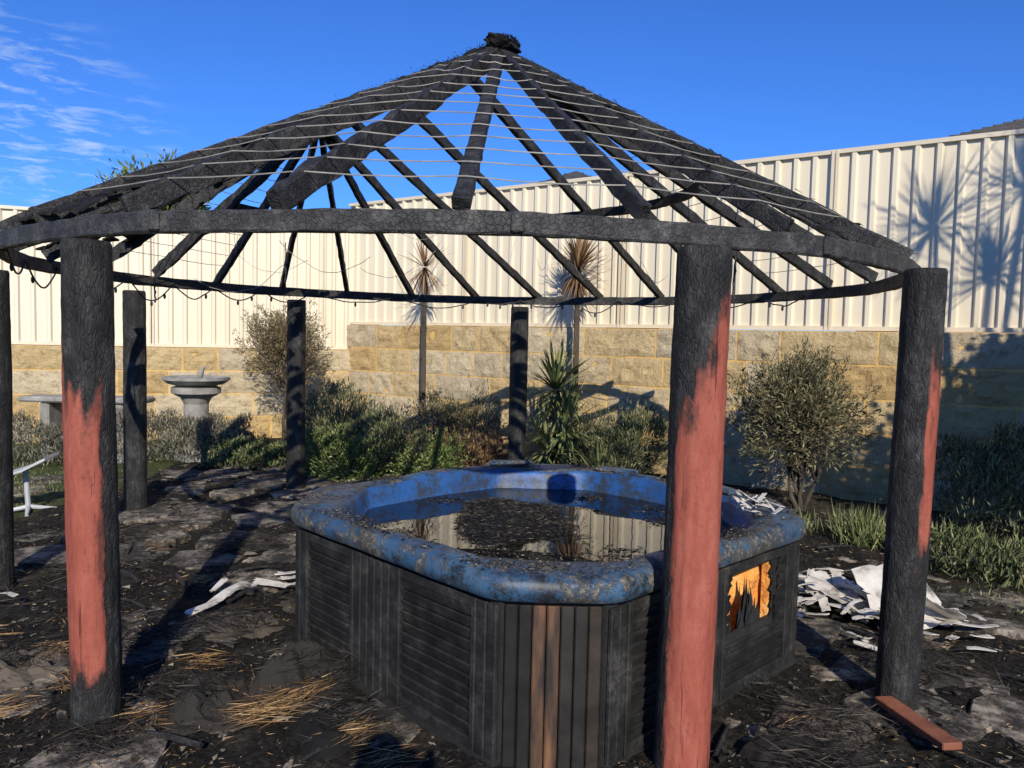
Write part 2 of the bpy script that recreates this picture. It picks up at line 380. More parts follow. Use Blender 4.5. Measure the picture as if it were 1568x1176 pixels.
def fence(K,u,n,length,z0,name,back=.10,poststart=.0):
    f=MB(); z1=z0+FH; o=V(K[0],K[1],0)-n*back
    prof=[];s=0
    while s<length:
        prof+= [(s,0),(s+.12,0),(s+.14,.036),(s+.18,.036)]; s+=.20
    vs=[o+u*a+n*b+V(0,0,z0+.03) for a,b in prof]+[o+u*a+n*b+V(0,0,z1-.035) for a,b in prof]; m=len(prof)
    f.add(vs,[(i,i+1,m+i+1,m+i) for i in range(m-1)],0)
    R=Matrix((u,n,V(0,0,1))).transposed()
    f.box(o+u*length/2+n*.015+V(0,0,z1-.0175),(length,.058,.045),R,1)
    f.box(o+u*length/2+n*.015+V(0,0,z0+.0275),(length,.058,.045),R,1)
    a=poststart
    while a<length:
        f.box(o+u*a+n*.02+V(0,0,z0+FH/2),(.028,.07,FH-.01),R,1); f.box(o+u*(a+.045)+n*.02+V(0,0,z0+FH/2),(.028,.07,FH-.01),R,1); a+=2.5
    return f.obj(name,[M_fence,M_fencerail])
fence(K0-uR*.12,uR,nR,18.1,ZWR,'steel_fence',poststart=2.35)
fence(K0-uL*.5,uL,nL,12.5,ZWL,'steel_fence',poststart=.9)

# ---------------------------------------------------------------- neighbouring houses
def house(cx,cy,w,d,eave,peak,rot,name):
    e=empty(name); R=Matrix.Rotation(rot,3,'Z'); c=V(cx,cy,0)
    b=MB(); b.box(c+V(0,0,eave/2),(w,d,eave),R); b.obj('walls',M_brick,e)
    r=MB(); o=.5; hw,hd=w/2+o,d/2+o; rl=max(0,w/2-d/2)
    vs=[V(-hw,-hd,eave),V(hw,-hd,eave),V(hw,hd,eave),V(-hw,hd,eave),V(-rl,0,peak),V(rl+.01,0,peak)]
    r.add([R@v+c for v in vs],[(0,1,5,4),(1,2,5),(2,3,4,5),(3,0,4),(3,2,1,0)])
    for i in range(1,14):
        t=i/14
        for sg in(-1,1):
            y=sg*hd*(1-t); z=eave+(peak-eave)*t; L=2*(hw+(rl-hw)*t)
            r.box(R@V(0,y,z+.01)+c,(L,.06,.05),R)
    r.obj('roof',M_rooft,e)
    gt=MB(); gt.box(R@V(0,-hd-.05,eave)+c,(2*hw,.1,.14),R); gt.box(R@V(0,hd+.05,eave)+c,(2*hw,.1,.14),R); gt.obj('gutter',M_fencerail,e)
    wn=MB()
    for x in(-w*.3,w*.05,w*.32): wn.box(R@V(x,-d/2-.02,1.5)+c,(1.4,.06,1.1),R)
    wn.obj('windows',M_glass,e)
house(1.9,25,8,8,4.6,7.05,-.3,'brick_house')
house(17.2,24,11,9,6.9,8.95,-.3,'brick_house')

# ---------------------------------------------------------------- gazebo
GC=V(-.325,5.7,0); GR=2.90; ZR=2.065
gz=empty('burnt_gazebo')
posts=[((-3.24,4.8),.092,None),((-1.685,3.10),.093,('B')),((.68,2.86),.100,('C')),((1.81,3.47),.088,('D')),
       ((-3.41,6.94),.094,None),((-2.28,8.11),.094,None),((.07,8.6),.098,None),((1.74,7.75),.095,None)]
lean={'B':(-.03,0),'C':(.02,0),'D':(.03,0)}
for idx,((px,py),r,kind) in enumerate(posts):
    n=60; nz_=150; vs=[];pa=[]
    ztop=2.00; ph=idx*13.7
    for i in range(nz_+1):
        z=-.08+(ztop+.08)*i/nz_
        lx=lean.get(kind,(0,0))[0]*z/2
        for j in range(n):
            a=2*math.pi*j/n
            rr=r*(1+.05*noise.noise(V(math.cos(a)*1.2,math.sin(a)*1.2,z*1.3+ph))+.04*noise.noise(V(math.cos(a)*6,math.sin(a)*6,z*2+ph))+.03*noise.noise(V(math.cos(a)*9,math.sin(a)*9,z*13+ph)))
            rr*=1+.02*(1-z/2)
            if i==nz_: rr*=.93
            vs.append((px+lx+rr*math.cos(a),py+rr*math.sin(a),z))
            w=-1.0
            nn=.24*noise.noise(V(math.cos(a)*2,math.sin(a)*2,z*2.2+ph))+.2*noise.noise(V(math.cos(a)*4,math.sin(a)*4,z*6+ph))
            if kind=='B':
                ca=math.cos(a-math.radians(232)); top=1.66; bot=.24
                w=min((ca+.02)*1.2,(top-z-.35*max(0,math.cos(a-math.radians(300))))*1.4,(z-bot)*3.0)+nn+.40
            elif kind=='C':
                ca=math.cos(a-math.radians(296)); top=1.70
                w=min((ca-.10)*1.4,(top-z+.25*(math.cos(a))-.1)*1.7,1)+nn+.40
            elif kind=='D':
                ca=math.cos(a-math.radians(325)); top=1.72; bot=.72
                w=min((ca-.50)*1.5,(top-z)*1.2,(z-bot)*2)+nn+.35
            pa.append(max(-1,min(1,w)))
    fs=[(i*n+j,i*n+(j+1)%n,(i+1)*n+(j+1)%n,(i+1)*n+j) for i in range(nz_) for j in range(n)]
    fs.append(tuple(range(nz_*n,(nz_+1)*n)))
    b=MB(); b.add(vs,fs); o=b.obj('post_%d'%(idx+1),M_post,gz,smooth=True)
    at=o.data.attributes.new('paint','FLOAT','POINT'); at.data.foreach_set('value',pa)

def ringpt(a,r=GR,z=ZR): return GC+V(math.cos(a)*r,math.sin(a)*r,z)
rg=MB(); NS=26; PH=math.radians(-87.5)
nb=13
for i in range(nb):
    a0=PH+math.radians(4)+2*math.pi*i/nb; a1=a0+2*math.pi/nb
    pts=[]
    A=ringpt(a0);B=ringpt(a1)
    for t in np.linspace(-.01,1.01,19):
        c_=ringpt(a0+(a1-a0)*t); pts.append(c_.lerp(A.lerp(B,t),.35))
    vs=[]
    for q,pnt in enumerate(pts):
        rad=(pnt-GC); rad.z=0; rad.normalize()
        for w_,(a,b_) in enumerate([(-.5,-.42),(-.4,-.5),(.4,-.5),(.5,-.42),(.5,.42),(.4,.5),(-.4,.5),(-.5,.42)]):
            jn=.004*noise.noise(V(i*3+q*.8,w_*.7,0))
            vs.append(pnt+rad*(a*.045+jn+(.004 if i%2 else 0))+V(0,0,b_*.084+jn*1.4+(.003 if i%2 else 0)))
    n=8; m=len(pts)
    fs=[(q*n+j,q*n+(j+1)%n,(q+1)*n+(j+1)%n,(q+1)*n+j) for q in range(m-1) for j in range(n)]+[tuple(reversed(range(n))),tuple(range((m-1)*n,m*n))]
    rg.add(vs,fs)
    pj=ringpt(a0,GR+.026); rd=(pj-GC); rd.z=0; rd.normalize(); tg=V(-rd.y,rd.x,0)
    R=Matrix((tg,rd,V(0,0,1))).transposed(); rg.box(pj,(.05,.018,.070),R,bev=.006)
rg.obj('eave_ring',M_ring,gz)
R1=V(-.12,4.74,3.36); R2=V(-1.60,6.30,3.36); RM=V(-.9,5.6,0); RU=V(-.69,.725,0)
raf=MB(); ends=[]
for i in range(NS):
    a=PH+2*math.pi*i/NS; ft=ringpt(a,GR-.02,ZR+.066)
    s=(ft-RM).dot(RU); t=max(0,min(1,.14+.52*s)); top=R1.lerp(R2,t).copy()
    d=(ft-top); st=top+d.normalized()*.04
    deg=math.degrees((a+math.pi)%(2*math.pi)-math.pi)
    ends.append((top,ft,deg))
    left=(deg<-95 or deg>150); far=20<deg<150
    w=.042; h=.076
    if left: h=.096;w=.046
    if abs(deg+87.5)<2: h=.055;w=.066
    tail=ft+d.normalized()*(.10 if far else .0)
    raf.beam(st,tail,w,h,seg=34,jit=.004 if not left else .007,hv=.3 if left else .12)
raf.beam(R1-RU*.05-V(0,0,.03),R2+RU*.05-V(0,0,.03),.05,.12,seg=16)
raf.obj('rafters',M_char,gz)
pur=MB()
for f_,lo,hi in((.50,-5,175),):
    sel=sorted([e for e in ends if lo<e[2]<hi],key=lambda e:e[2])
    for q in range(len(sel)-1):
        A=sel[q][0].lerp(sel[q][1],f_)-V(0,0,.06); B=sel[q+1][0].lerp(sel[q+1][1],f_)-V(0,0,.06)
        pur.beam(A,B,.04,.070,seg=6,jit=.003)
pur.obj('purlins',M_char,gz)
th=MB()
for i in range(NS):
    e0,e1=ends[i],ends[(i+1)%NS]
    dm=e0[2]
    if dm<-118 or dm>165: dens=.35
    elif -60<dm<-20: dens=.08
    else: continue
    G=60
    for u_ in range(G):
        for w_ in range(8):
            fr=u_/G
            if noise.noise(V(i*3.1,fr*8,w_*.5))*.8+.12*random.uniform(-1,1)+.5>dens*(1.3-.6*fr): continue
            q=[]
            for (du,dw) in((0,0),(1.3,0),(1.3,1.25),(0,1.25)):
                f1=min(1,(u_+du)/G); A=e0[0].lerp(e0[1],f1); B=e1[0].lerp(e1[1],f1)
                P=A.lerp(B,min(1,(w_+dw)/8)); P+=V(0,0,.03+.018*noise.noise(P*7))+Vector([random.uniform(-.012,.012) for _ in range(3)]); q.append(P)
            th.add(q+[v-V(0,0,.012) for v in q],[(0,1,2,3),(7,6,5,4),(0,4,5,1),(1,5,6,2),(2,6,7,3),(3,7,4,0)])
    n=90; fr=rng.random(n); A=np.array(e0[0]);B=np.array(e0[1]); c=A+(B-A)*fr[:,None]+rng.normal(0,.012,(n,3))+np.array([0,0,.035])
    d=(B-A)[None,:]*.8+rng.normal(0,.4,(n,3)); th.leaves(c,d,rng.uniform(.02,.06,n),.005)
pts=[];rd=[]
for q in range(60):
    f_=q/59; P=R1.lerp(R2,f_*1.08-.02)+V(0,0,.040+.02*noise.noise(V(q*.45,0,0))); pts.append(P)
    rd.append((.05 if q<4 else .036)*(1+.5*noise.noise(V(q*.6,5,0))))
rd[0]=.03;rd[-1]=.012
th.tube(pts,rd,10,jit=.2)
e_l=min(ends,key=lambda e:abs((e[2]-170+180)%360-180))
pts=[e_l[0].lerp(e_l[1],t)+V(0,0,.05+.012*noise.noise(V(t*9,3,0))) for t in np.linspace(0,.35,14)]
th.tube(pts,[.036*(1-.6*q/13)*(1+.4*noise.noise(V(q*.9,1,2))) for q in range(14)],8,jit=.25)
G=16; vs=[]
for i in range(G+1):
    for j in range(28):
        u_=math.pi*i/G; v_=2*math.pi*j/28; d=V(math.sin(u_)*math.cos(v_),math.sin(u_)*math.sin(v_),math.cos(u_))
        r_=1+.35*noise.noise(d*2.2+V(4,0,0))+.22*noise.noise(d*6)+.1*noise.noise(d*14)
        q=V(d.x*.100,d.y*.085,d.z*.048)*r_; q.z-=q.x*.25; vs.append(R1+V(0.02,-.02,.040)+q)
th.add(vs,[(i*28+j,i*28+(j+1)%28,(i+1)*28+(j+1)%28,(i+1)*28+j) for i in range(G) for j in range(28)])
n=1500; fr=rng.random(n)**1.3; c=np.array(R1)+(np.array(R2)-np.array(R1))*fr[:,None]+rng.normal(0,.020,(n,3))+np.array([0,0,.055])
th.leaves(c,rng.normal(0,1,(n,3))+np.array([0,0,.1]),rng.uniform(.008,.028,n),.005)
n=2000; d=rng.normal(0,1,(n,3)); d/=np.linalg.norm(d,axis=1,keepdims=True); c=np.array(R1)+d*np.array([.09,.08,.048])+np.array([.02,-.02,.04]); th.leaves(c,d+rng.normal(0,.6,(n,3)),rng.uniform(.008,.024,n),.005)
th.obj('thatch_remains',M_charfuzz,gz)
wr=MB()
for f_ in np.linspace(.03,.93,14):
    pp=[(e[2],e[0].lerp(e[1],f_)+V(0,0,.043 if not(e[2]<-95 or e[2]>150) else .058)) for e in ends]
    order=sorted(pp,key=lambda x:(x[0]+215)%360)
    seq=[x[1] for x in order if (x[0]+215)%360<248]
    full=[]
    for q in range(len(seq)-1):
        sg=random.uniform(0,.014)
        for t in(0,.33,.66):
            P=seq[q].lerp(seq[q+1],t)
            if t: P=P-V(0,0,sg)
            full.append(P)
    full.append(seq[-1]); wr.tube(full,.0029,5)
wr.obj('tie_wires',M_wire,gz)
lw=MB()
for q in range(14):
    a=math.radians(random.uniform(20,170)); A=ringpt(a,GR*random.uniform(.3,.95),random.uniform(2.2,2.9)); B=A+V(random.uniform(-1,1),random.uniform(-.5,.5),random.uniform(-.25,.25))
    pts=[A.lerp(B,t)+V(0,0,-.18*math.sin(math.pi*t)+.03*noise.noise(V(q,t*5,0))) for t in np.linspace(0,1,12)]; lw.tube(pts,.0022,4)
lw.obj('loose_wires',M_wire,gz)
ls=MB(); 
a=15
while a<200:
    st=random.uniform(9,19); A=ringpt(math.radians(a),GR-.05,ZR-.0); B=ringpt(math.radians(a+st),GR-.05,ZR-.0); sg=random.uniform(.05,.17)
    pts=[A.lerp(B,t)+V(0,0,-sg*math.sin(math.pi*t)+.012*noise.noise(V(a,t*6,0))) for t in np.linspace(0,1,12)]; ls.tube(pts,.006,5)
    for t in(.2,.5,.8):
        if random.random()<.4: continue
        P=A.lerp(B,t)+V(0,0,-sg*math.sin(math.pi*t)); ls.lathe([(.004,0),(.011,-.012),(.012,-.03),(.006,-.045)],P,6)
    a+=st
for (x,y,z1,z0) in((-1.95,6.6,2.42,2.02),(1.25,4.4,2.22,1.9),(1.5,5.6,2.15,1.92),(-2.6,5.6,2.1,1.85)):
    P=V(x,y,z1); ls.tube([P+V(.014*noise.noise(V(q*.8,x,0)),0,-(z1-z0)*q/10) for q in range(11)],[.004+.010*abs(noise.noise(V(q*.9,x,4))) for q in range(11)],6)
ls.obj('burnt_string_lights',M_cord)

# ---------------------------------------------------------------- hot tub
tub=empty('hot_tub')
def rad_fn(phi,h,c,p=55):
    s=0
    for q in range(4):
        for off,dd in((0,h),(math.pi/4,(2*h-c)/math.sqrt(2))):
            cs=math.cos(phi-(A1+q*math.pi/2+off))
            if cs>0: s+=(cs/dd)**p
    return s**(-1/p)
NP=240; WZ=.635
def r_in(phi): return rad_fn(phi,TH-.125,.46,34)*(1+.012*math.cos(8*(phi-A1))-.035*max(0,math.cos(4*(phi-A1)+math.pi))**3*(1 if 0<math.sin(phi-.3) else .4))
prof=[('o',.965,.655),('o',.985,.658),('o',1.003,.672),('o',1.010,.705),('o',1.006,.735),('o',.995,.755),('o',.978,.766),('m',.5,.768),
      ('i',1.03,.766),('i',1.005,.757),('i',.992,.735),('i',.985,.68),('i',.97,.62),('i',.93,.58),('i',.75,.54),('i',.62,.30),('i',.02,.28)]
vs=[]
for (k_,sc,z) in prof:
    for j in range(NP):
        phi=2*math.pi*j/NP; ro=rad_fn(phi,TH,TCH); ri=r_in(phi); dz=0
        back=max(0,math.sin(phi-.2))
        wob=.010*math.cos(6*phi)+.022*back*max(0,math.cos(4*(phi-A1)-.3))**2+.006*noise.noise(V(math.cos(phi)*9,math.sin(phi)*9,z*6))
        if k_=='o': r=ro*sc*(1+.005*noise.noise(V(math.cos(phi)*7,math.sin(phi)*7,z*14))); dz=wob*.6 if z>.74 else 0
        elif k_=='i': r=ri*sc; dz=wob if z>.7 else 0
        else: r=(ro*.978+ri*1.03)/2; dz=wob
        vs.append(TC+V(math.cos(phi)*r,math.sin(phi)*r,z+dz))
sh=MB()
sh.add(vs,[(l*NP+j,l*NP+(j+1)%NP,(l+1)*NP+(j+1)%NP,(l+1)*NP+j) for l in range(9) for j in range(NP)],0)
F2=[(l*NP+j,l*NP+(j+1)%NP,(l+1)*NP+(j+1)%NP,(l+1)*NP+j) for l in range(9,len(prof)-1) for j in range(NP)]+[tuple(range((len(prof)-1)*NP,len(prof)*NP))]
sh.f+=F2; sh.m+=[1]*len(F2)
sh.obj('shell',[M_tub,M_tubin],tub,smooth=True)
pl=MB()
for (a,sx,sy) in((100,.14,.05),(62,.15,.05),(20,.13,.05)):
    an=math.radians(a); rr=(rad_fn(an,TH,TCH)+r_in(an))/2; c=TC+V(math.cos(an)*rr,math.sin(an)*rr,.78)
    R=Matrix.Rotation(an+math.pi/2,3,'Z'); pl.box(c,(sx*2,sy*1.6,.035),R,bev=.015)
pl.obj('pillows',M_tub,tub)
dv=MB()
for (a,f_) in((2,.93),(-5,.93),(9,.91),(94,.95),(182,.92)):
    an=math.radians(a); r=rad_fn(an,TH,TCH)*f_; c=TC+V(math.cos(an)*r,math.sin(an)*r,.768)
    dv.lathe([(.050,0),(.053,.010),(.044,.017),(.040,.012),(.02,.013),(.018,.022),(.004,.026)],c,20)
dv.obj('valve_caps',M_tub,tub,smooth=False)
wt=MB(); wt.add([TC+V(math.cos(2*math.pi*j/NP)*r_in(2*math.pi*j/NP)*.985,math.sin(2*math.pi*j/NP)*r_in(2*math.pi*j/NP)*.985,WZ) for j in range(NP)],[tuple(range(NP))])
wt.obj('water',M_water,tub)
cab=MB(); IN=.045
def side(t,n,hole=None,layout=((.0,.11,'v'),(.11,.64,'l'),(.64,.98,'v'),(.98,1.44,'l'),(1.44,1.54,'v'))):
    d=TH-IN; o=TC+n*d-t*(TH-TCH)+V(0,0,0); Lt=2*(TH-TCH)
    R=Matrix((t,n,V(0,0,1))).transposed()
    def bx(s0,s1,z0,z1,th_,off,mi=0,tilt=0,bev=0):
        RR=R@Matrix.Rotation(tilt,3,'X') if tilt else R
        cab.box(o+t*((s0+s1)/2)+n*off+V(0,0,(z0+z1)/2),(s1-s0,th_,z1-z0),RR,mi,bev)
    if hole is None: bx(0,Lt,0,.66,.02,-.02,1)
    else:
        h0,h1,z0,z1=hole
        bx(0,h0,0,.66,.02,-.02,1); bx(h1,Lt,0,.66,.02,-.02,1); bx(h0,h1,0,z0,.02,-.02,1); bx(h0,h1,z1,.66,.02,-.02,1)
    def cut(s0,s1,za,zb):
        if hole is None or zb<hole[2] or za>hole[3] or s1<hole[0] or s0>hole[1]: return [(s0,s1)]
        j=random.uniform(-.02,.012); out=[]
        if s0<hole[0]+j: out.append((s0,hole[0]+j))
        j=random.uniform(-.012,.02)
        if s1>hole[1]+j: out.append((hole[1]+j,s1))
        return out
    for (s0,s1,kd) in layout:
        s1=min(s1,Lt)
        if kd=='v':
            m=max(1,round((s1-s0)/.055)); w=(s1-s0)/m
            for q in range(m): bx(s0+q*w+.002,s0+(q+1)*w-.002,.0,.64,.02,.002+random.uniform(0,.004),0,0,.004)
        else:
            bx(s0,s0+.03,.03,.64,.026,.008,0,0,.004); bx(s1-.03,s1,.03,.64,.026,.008,0,0,.004)
            bx(s0,s1,.60,.642,.024,.006,0,0,.004); bx(s0,s1,.03,.075,.024,.006,0,0,.004)
            z=.080
            while z<.58:
                for (a,b_) in cut(s0+.031,s1-.031,z,z+.045):
                    if b_-a>.01: bx(a,b_,z,z+.045,.010,.000+random.uniform(0,.003),0,math.radians(-19+random.uniform(-3,3)))
                z+=.0475
    bx(0,Lt,0,.03,.03,.004,1)
side(E2,-E1)
side(E1,-E2,hole=(.88,1.32,.30,.61),layout=((.0,.1,'v'),(.10,.55,'l'),(.55,.80,'v'),(.80,1.42,'l'),(1.42,1.54,'v')))
side(E1,E2); side(E2,E1)
cab.obj('cabinet',[M_cab,M_black],tub)
cor=MB(); corb=MB()
for q in range(4):
    an=A1+math.pi/4+q*math.pi/2; n=V(math.cos(an),math.sin(an),0); t=V(-n.y,n.x,0)
    d=(2*TH-TCH)/math.sqrt(2)-IN; w=TCH*math.sqrt(2); R=Matrix((t,n,V(0,0,1))).transposed(); m=9
    for i in range(m):
        s=-w/2+(i+.5)*w/m; edge=abs(i-(m-1)/2)/((m-1)/2); off=-.018*edge**3
        tgt=corb if (q==2 and i in(3,4)) else cor
        tgt.box(TC+n*(d+off)+t*s+V(0,0,.320),(w/m-.004,.02,.64),R,0,.005)
    cor.box(TC+n*(d-.025)+V(0,0,.33),(w,.02,.66),R)
cor.obj('corner_planks',M_plank,tub); corb.obj('brown_corner_planks',M_plankb,tub)
fo=MB(); o=TC-E2*(TH-IN)-E1*(TH-TCH)
G=18; vs=[]
for i in range(G+1):
    for j in range(G+1):
        s=.80+.62*i/G; z=.22+.46*j/G; dpt=.085+.025*noise.noise(V(s*11,z*11,1))+.10*max(0,1-abs(s-1.12)/.12)
        vs.append(o+E1*s+E2*dpt+V(0,0,z))
fo.add(vs,[(i*(G+1)+j,(i+1)*(G+1)+j,(i+1)*(G+1)+j+1,i*(G+1)+j+1) for i in range(G) for j in range(G)])
Rr=Matrix((E1,E2,V(0,0,1))).transposed()
fo.box(o+E1*.905+E2*.045+V(0,0,.45),(.04,.03,.42),Rr); fo.box(o+E1*1.30+E2*.045+V(0,0,.45),(.03,.03,.42),Rr)
fo.obj('foam_insulation',M_foam,tub,smooth=False)
jg=MB()
for q in range(22):
    s=random.gauss(1.12,.05); z=.26; P=o+E1*s+V(0,0,z)+E2*random.uniform(.02,.07); sx=random.uniform(.03,.08); hh=random.uniform(.10,.30)*max(.3,1-abs(s-1.12)*6)
    jg.add([P-E1*sx/2,P+E1*sx/2,P+E1*sx*.35+V(0,0,hh*.6),P+E1*random.uniform(-.01,.01)+V(0,0,hh),P-E1*sx*.4+V(0,0,hh*.5)],[(0,1,2,3,4)])
for q in range(24):
    s=random.choice([.885,1.315])+random.uniform(-.01,.01); z=random.uniform(.30,.6); P=o+E1*s+V(0,0,z)+E2*.012
    dx=.03*(1 if s<1.1 else -1)
    jg.add([P-V(0,0,.02),P+V(0,0,.03),P+E1*dx*random.uniform(.5,1.3)],[(0,1,2)])
jg.obj('burnt_edges',M_black,tub)
fp=MB()
PX,PY=TC.x-.20,TC.y+.10; AX,AY=.34,.48
def pr(an): return 1+.45*noise.noise(V(math.cos(an)*1.5,math.sin(an)*1.5,8))+.22*noise.noise(V(math.cos(an)*5,math.sin(an)*5,3))
n=5600; c=[]
for q in range(n):
    an=random.random()*6.283; r=math.sqrt(random.random()); R_=pr(an); x=PX+math.cos(an)*r*AX*R_*1.05; y=PY+math.sin(an)*r*AY*R_*1.05
    c.append((x,y,WZ+.003+max(0,.062*(1-r*r)*(1+.8*noise.noise(V(x*9,y*9,0)))*random.uniform(.8,1.05))))
c=np.array(c); d=np.stack([rng.normal(0,1,n),rng.normal(0,1,n),rng.normal(0,.14,n)],1)
fp.leaves(c,d,rng.uniform(.012,.055,n),rng.uniform(.003,.006,n),0)
G=28; vs=[]
for i in range(G+1):
    for j in range(60):
        an=2*math.pi*j/60; rr=i/G; R_=pr(an); x=PX+math.cos(an)*rr*AX*R_; y=PY+math.sin(an)*rr*AY*R_
        vs.append((x,y,WZ-.006+.062*(1-rr**2)*(1+.8*noise.noise(V(x*9,y*9,0)))+.010*noise.noise(V(x*30,y*30,1))*(1-rr)))
fp.add(vs,[(i*60+j,i*60+(j+1)%60,(i+1)*60+(j+1)%60,(i+1)*60+j) for i in range(G) for j in range(60)],0)
for (xx,yy,rr) in((.85,4.3,.06),(-.55,3.9,.05),(.55,3.6,.07),(.9,4.6,.07),(-.4,4.75,.06),(.2,3.35,.05),(.5,4.9,.06)):
    n=160; c=np.stack([xx+rng.normal(0,rr,n),yy+rng.normal(0,rr,n),np.full(n,WZ+.003)],1); fp.leaves(c,np.stack([rng.normal(0,1,n),rng.normal(0,1,n),rng.normal(0,.05,n)],1),rng.uniform(.01,.05,n),.005,0)
fp.obj('floating_burnt_thatch',M_pile,tub)
cr=MB()
for q in range(8500):
    ph=random.random()*6.283; w=noise.noise(V(math.cos(ph)*3,math.sin(ph)*3,2))+.35*noise.noise(V(math.cos(ph)*12,math.sin(ph)*12,5))
    if w<-.04: continue
    ro=rad_fn(ph,TH,TCH); ri=r_in(ph); f_=random.uniform(.02,.97); rr=ri+(ro-ri)*f_; P=TC+V(math.cos(ph)*rr,math.sin(ph)*rr,.770+random.uniform(0,.010)); s=random.uniform(.003,.011)
    pts=[P+V(random.uniform(-s,s),random.uniform(-s,s),random.uniform(0,.006)) for _ in range(4)]; cr.add(pts,[(0,1,2,3),(0,2,1),(1,3,2)])
cr.obj('rim_crust',M_chip,tub)

# ---------------------------------------------------------------- debris
def sheet(b,c,w,l,rz,tilt,seg=8,crump=.03,mi=0,th_=.004):
    R=Matrix.Rotation(rz,3,'Z')@Matrix.Rotation(tilt,3,'X'); vs=[];ph=random.uniform(0,50)
    for k_ in(0,1):
        for i in range(seg+1):
            for j in range(seg+1):
                x=(i/seg-.5)*w; y=(j/seg-.5)*l
                e=.12*noise.noise(V(ph+i*.5,j*.5,0)); x*=1+e+ (.35*noise.noise(V(j*1.1,ph,0)) if i in(0,seg) else 0); y*=1+e+(.35*noise.noise(V(i*1.1,ph,3)) if j in(0,seg) else 0)
                z=crump*noise.noise(V(ph+x*5,y*5,1))*2-k_*th_
                vs.append(R@V(x,y,z)+Vector(c))
    m=seg+1;q=m*m
    fs=[(i*m+j,(i+1)*m+j,(i+1)*m+j+1,i*m+j+1) for i in range(seg) for j in range(seg)]
    fs+=[tuple(q+x for x in reversed(f)) for f in fs]
    for i in range(seg):
        fs+=[(i*m,q+i*m,q+(i+1)*m,(i+1)*m),(i*m+seg,(i+1)*m+seg,q+(i+1)*m+seg,q+i*m+seg),(i,i+1,q+i+1,q+i),(seg*m+i,q+seg*m+i,q+seg*m+i+1,seg*m+i+1)]
    b.add(vs,fs,mi)
wd=MB()
sheet(wd,(2.36,4.52,.17),.44,.44,.25,.65,crump=.02); sheet(wd,(2.05,4.80,.14),.32,.26,1.0,.3,crump=.04); sheet(wd,(2.55,4.40,.12),.22,.34,2.4,.6,crump=.02)
for q in range(60):
    x=random.gauss(1.98,.25); y=random.gauss(4.72,.25)
    if in_tub(x,y,.05): continue
    sheet(wd,(x,y,random.uniform(.03,.16)),random.uniform(.02,.09),random.uniform(.10,.40),random.uniform(0,3.1),random.uniform(-.3,.3),4,.02)
for (x,y) in((2.55,4.15),(1.75,5.2),(1.95,4.2),(2.75,4.5)):
    for q in range(3): sheet(wd,(x+random.gauss(0,.08),y+random.gauss(0,.08),.04),.04,.14,random.uniform(0,3),.1,4,.02)
wd.obj('white_panel_debris',M_white)
wl=MB()
for (x,y,w,l,rz) in((-1.70,4.45,.06,.46,-.45),(-1.62,4.62,.035,.30,-.2),(-1.80,4.72,.04,.16,-.2),(-1.50,4.80,.05,.24,1.3),(-1.36,4.92,.06,.30,1.1),(-1.28,4.78,.05,.24,.2),(-1.40,5.02,.05,.28,1.5),(-1.24,5.0,.04,.24,.7),(-1.30,4.86,.03,.3,-.4),(-1.62,5.95,.06,.3,.5),(-1.55,5.8,.05,.26,.1),(-2.9,4.4,.03,.15,1.0),(-3.2,4.35,.03,.15,.7),(-2.95,5.3,.04,.12,1.4)):
    sheet(wl,(x,y,.08),w,l,rz,random.uniform(-.15,.2),6,.02)
wl.obj('white_panel_debris',M_white)
tc=MB()
for q in range(20):
    a=math.radians(random.uniform(-14,6)); r=rad_fn(a,TH,TCH)*random.uniform(.76,.90); P=TC+V(math.cos(a)*r,math.sin(a)*r,.78+random.uniform(0,.05))
    sheet(tc,P,random.uniform(.012,.03),random.uniform(.05,.15),random.uniform(0,3.1),random.uniform(-.6,.6),3,.02)
tc.obj('white_panel_debris',M_white)

def gz_(x,y): return gh(float(x),float(y))
bt=MB(); n=34000
cx=rng.uniform(-4.6,3.4,n); cy=2.0+rng.random(n)**1.4*6.8
keep=[];
for x,y in zip(cx,cy):
    if in_tub(x,y,-.03): continue
    if noise.noise(V(x*1.7,y*1.7,9))<-.14: continue
    keep.append((x,y,gz_(x,y)+.006+random.random()*.02))
c=np.array(keep); n=len(c)
d=np.stack([rng.normal(0,1,n),rng.normal(0,1,n),rng.normal(0,.3,n)],1)
bt.leaves(c,d,rng.uniform(.01,.06,n),rng.uniform(.002,.005,n))
bt.obj('burnt_thatch_litter',M_burnt)
stw=MB(); keep=[]
for q in range(13000):
    x=random.uniform(-4.4,3.2); y=2.2+random.random()**1.4*6
    if in_tub(x,y,.0) or noise.noise(V(x*1.5+5,y*1.5,3))<.02: continue
    keep.append((x,y,gz_(x,y)+.016))
c=np.array(keep); n=len(c); stw.leaves(c,np.stack([rng.normal(0,1,n),rng.normal(0,1,n),rng.normal(0,.2,n)],1),rng.uniform(.008,.045,n),rng.uniform(.002,.005,n))
def bundle(b,x,y,hd,n,L,spr=.25,w=.10,lift=.05,z=.03):
    c=np.stack([x+rng.normal(0,w*.5,n),y+rng.normal(0,w*.5,n),z+gz_(x,y)+rng.random(n)*lift],1)
    a=hd+rng.normal(0,spr,n); d=np.stack([np.cos(a),np.sin(a),rng.normal(.0,.14,n)],1)
    b.leaves(c-d*L*.4,d,rng.uniform(.4,1.1,n)*L,rng.uniform(.002,.005,n))
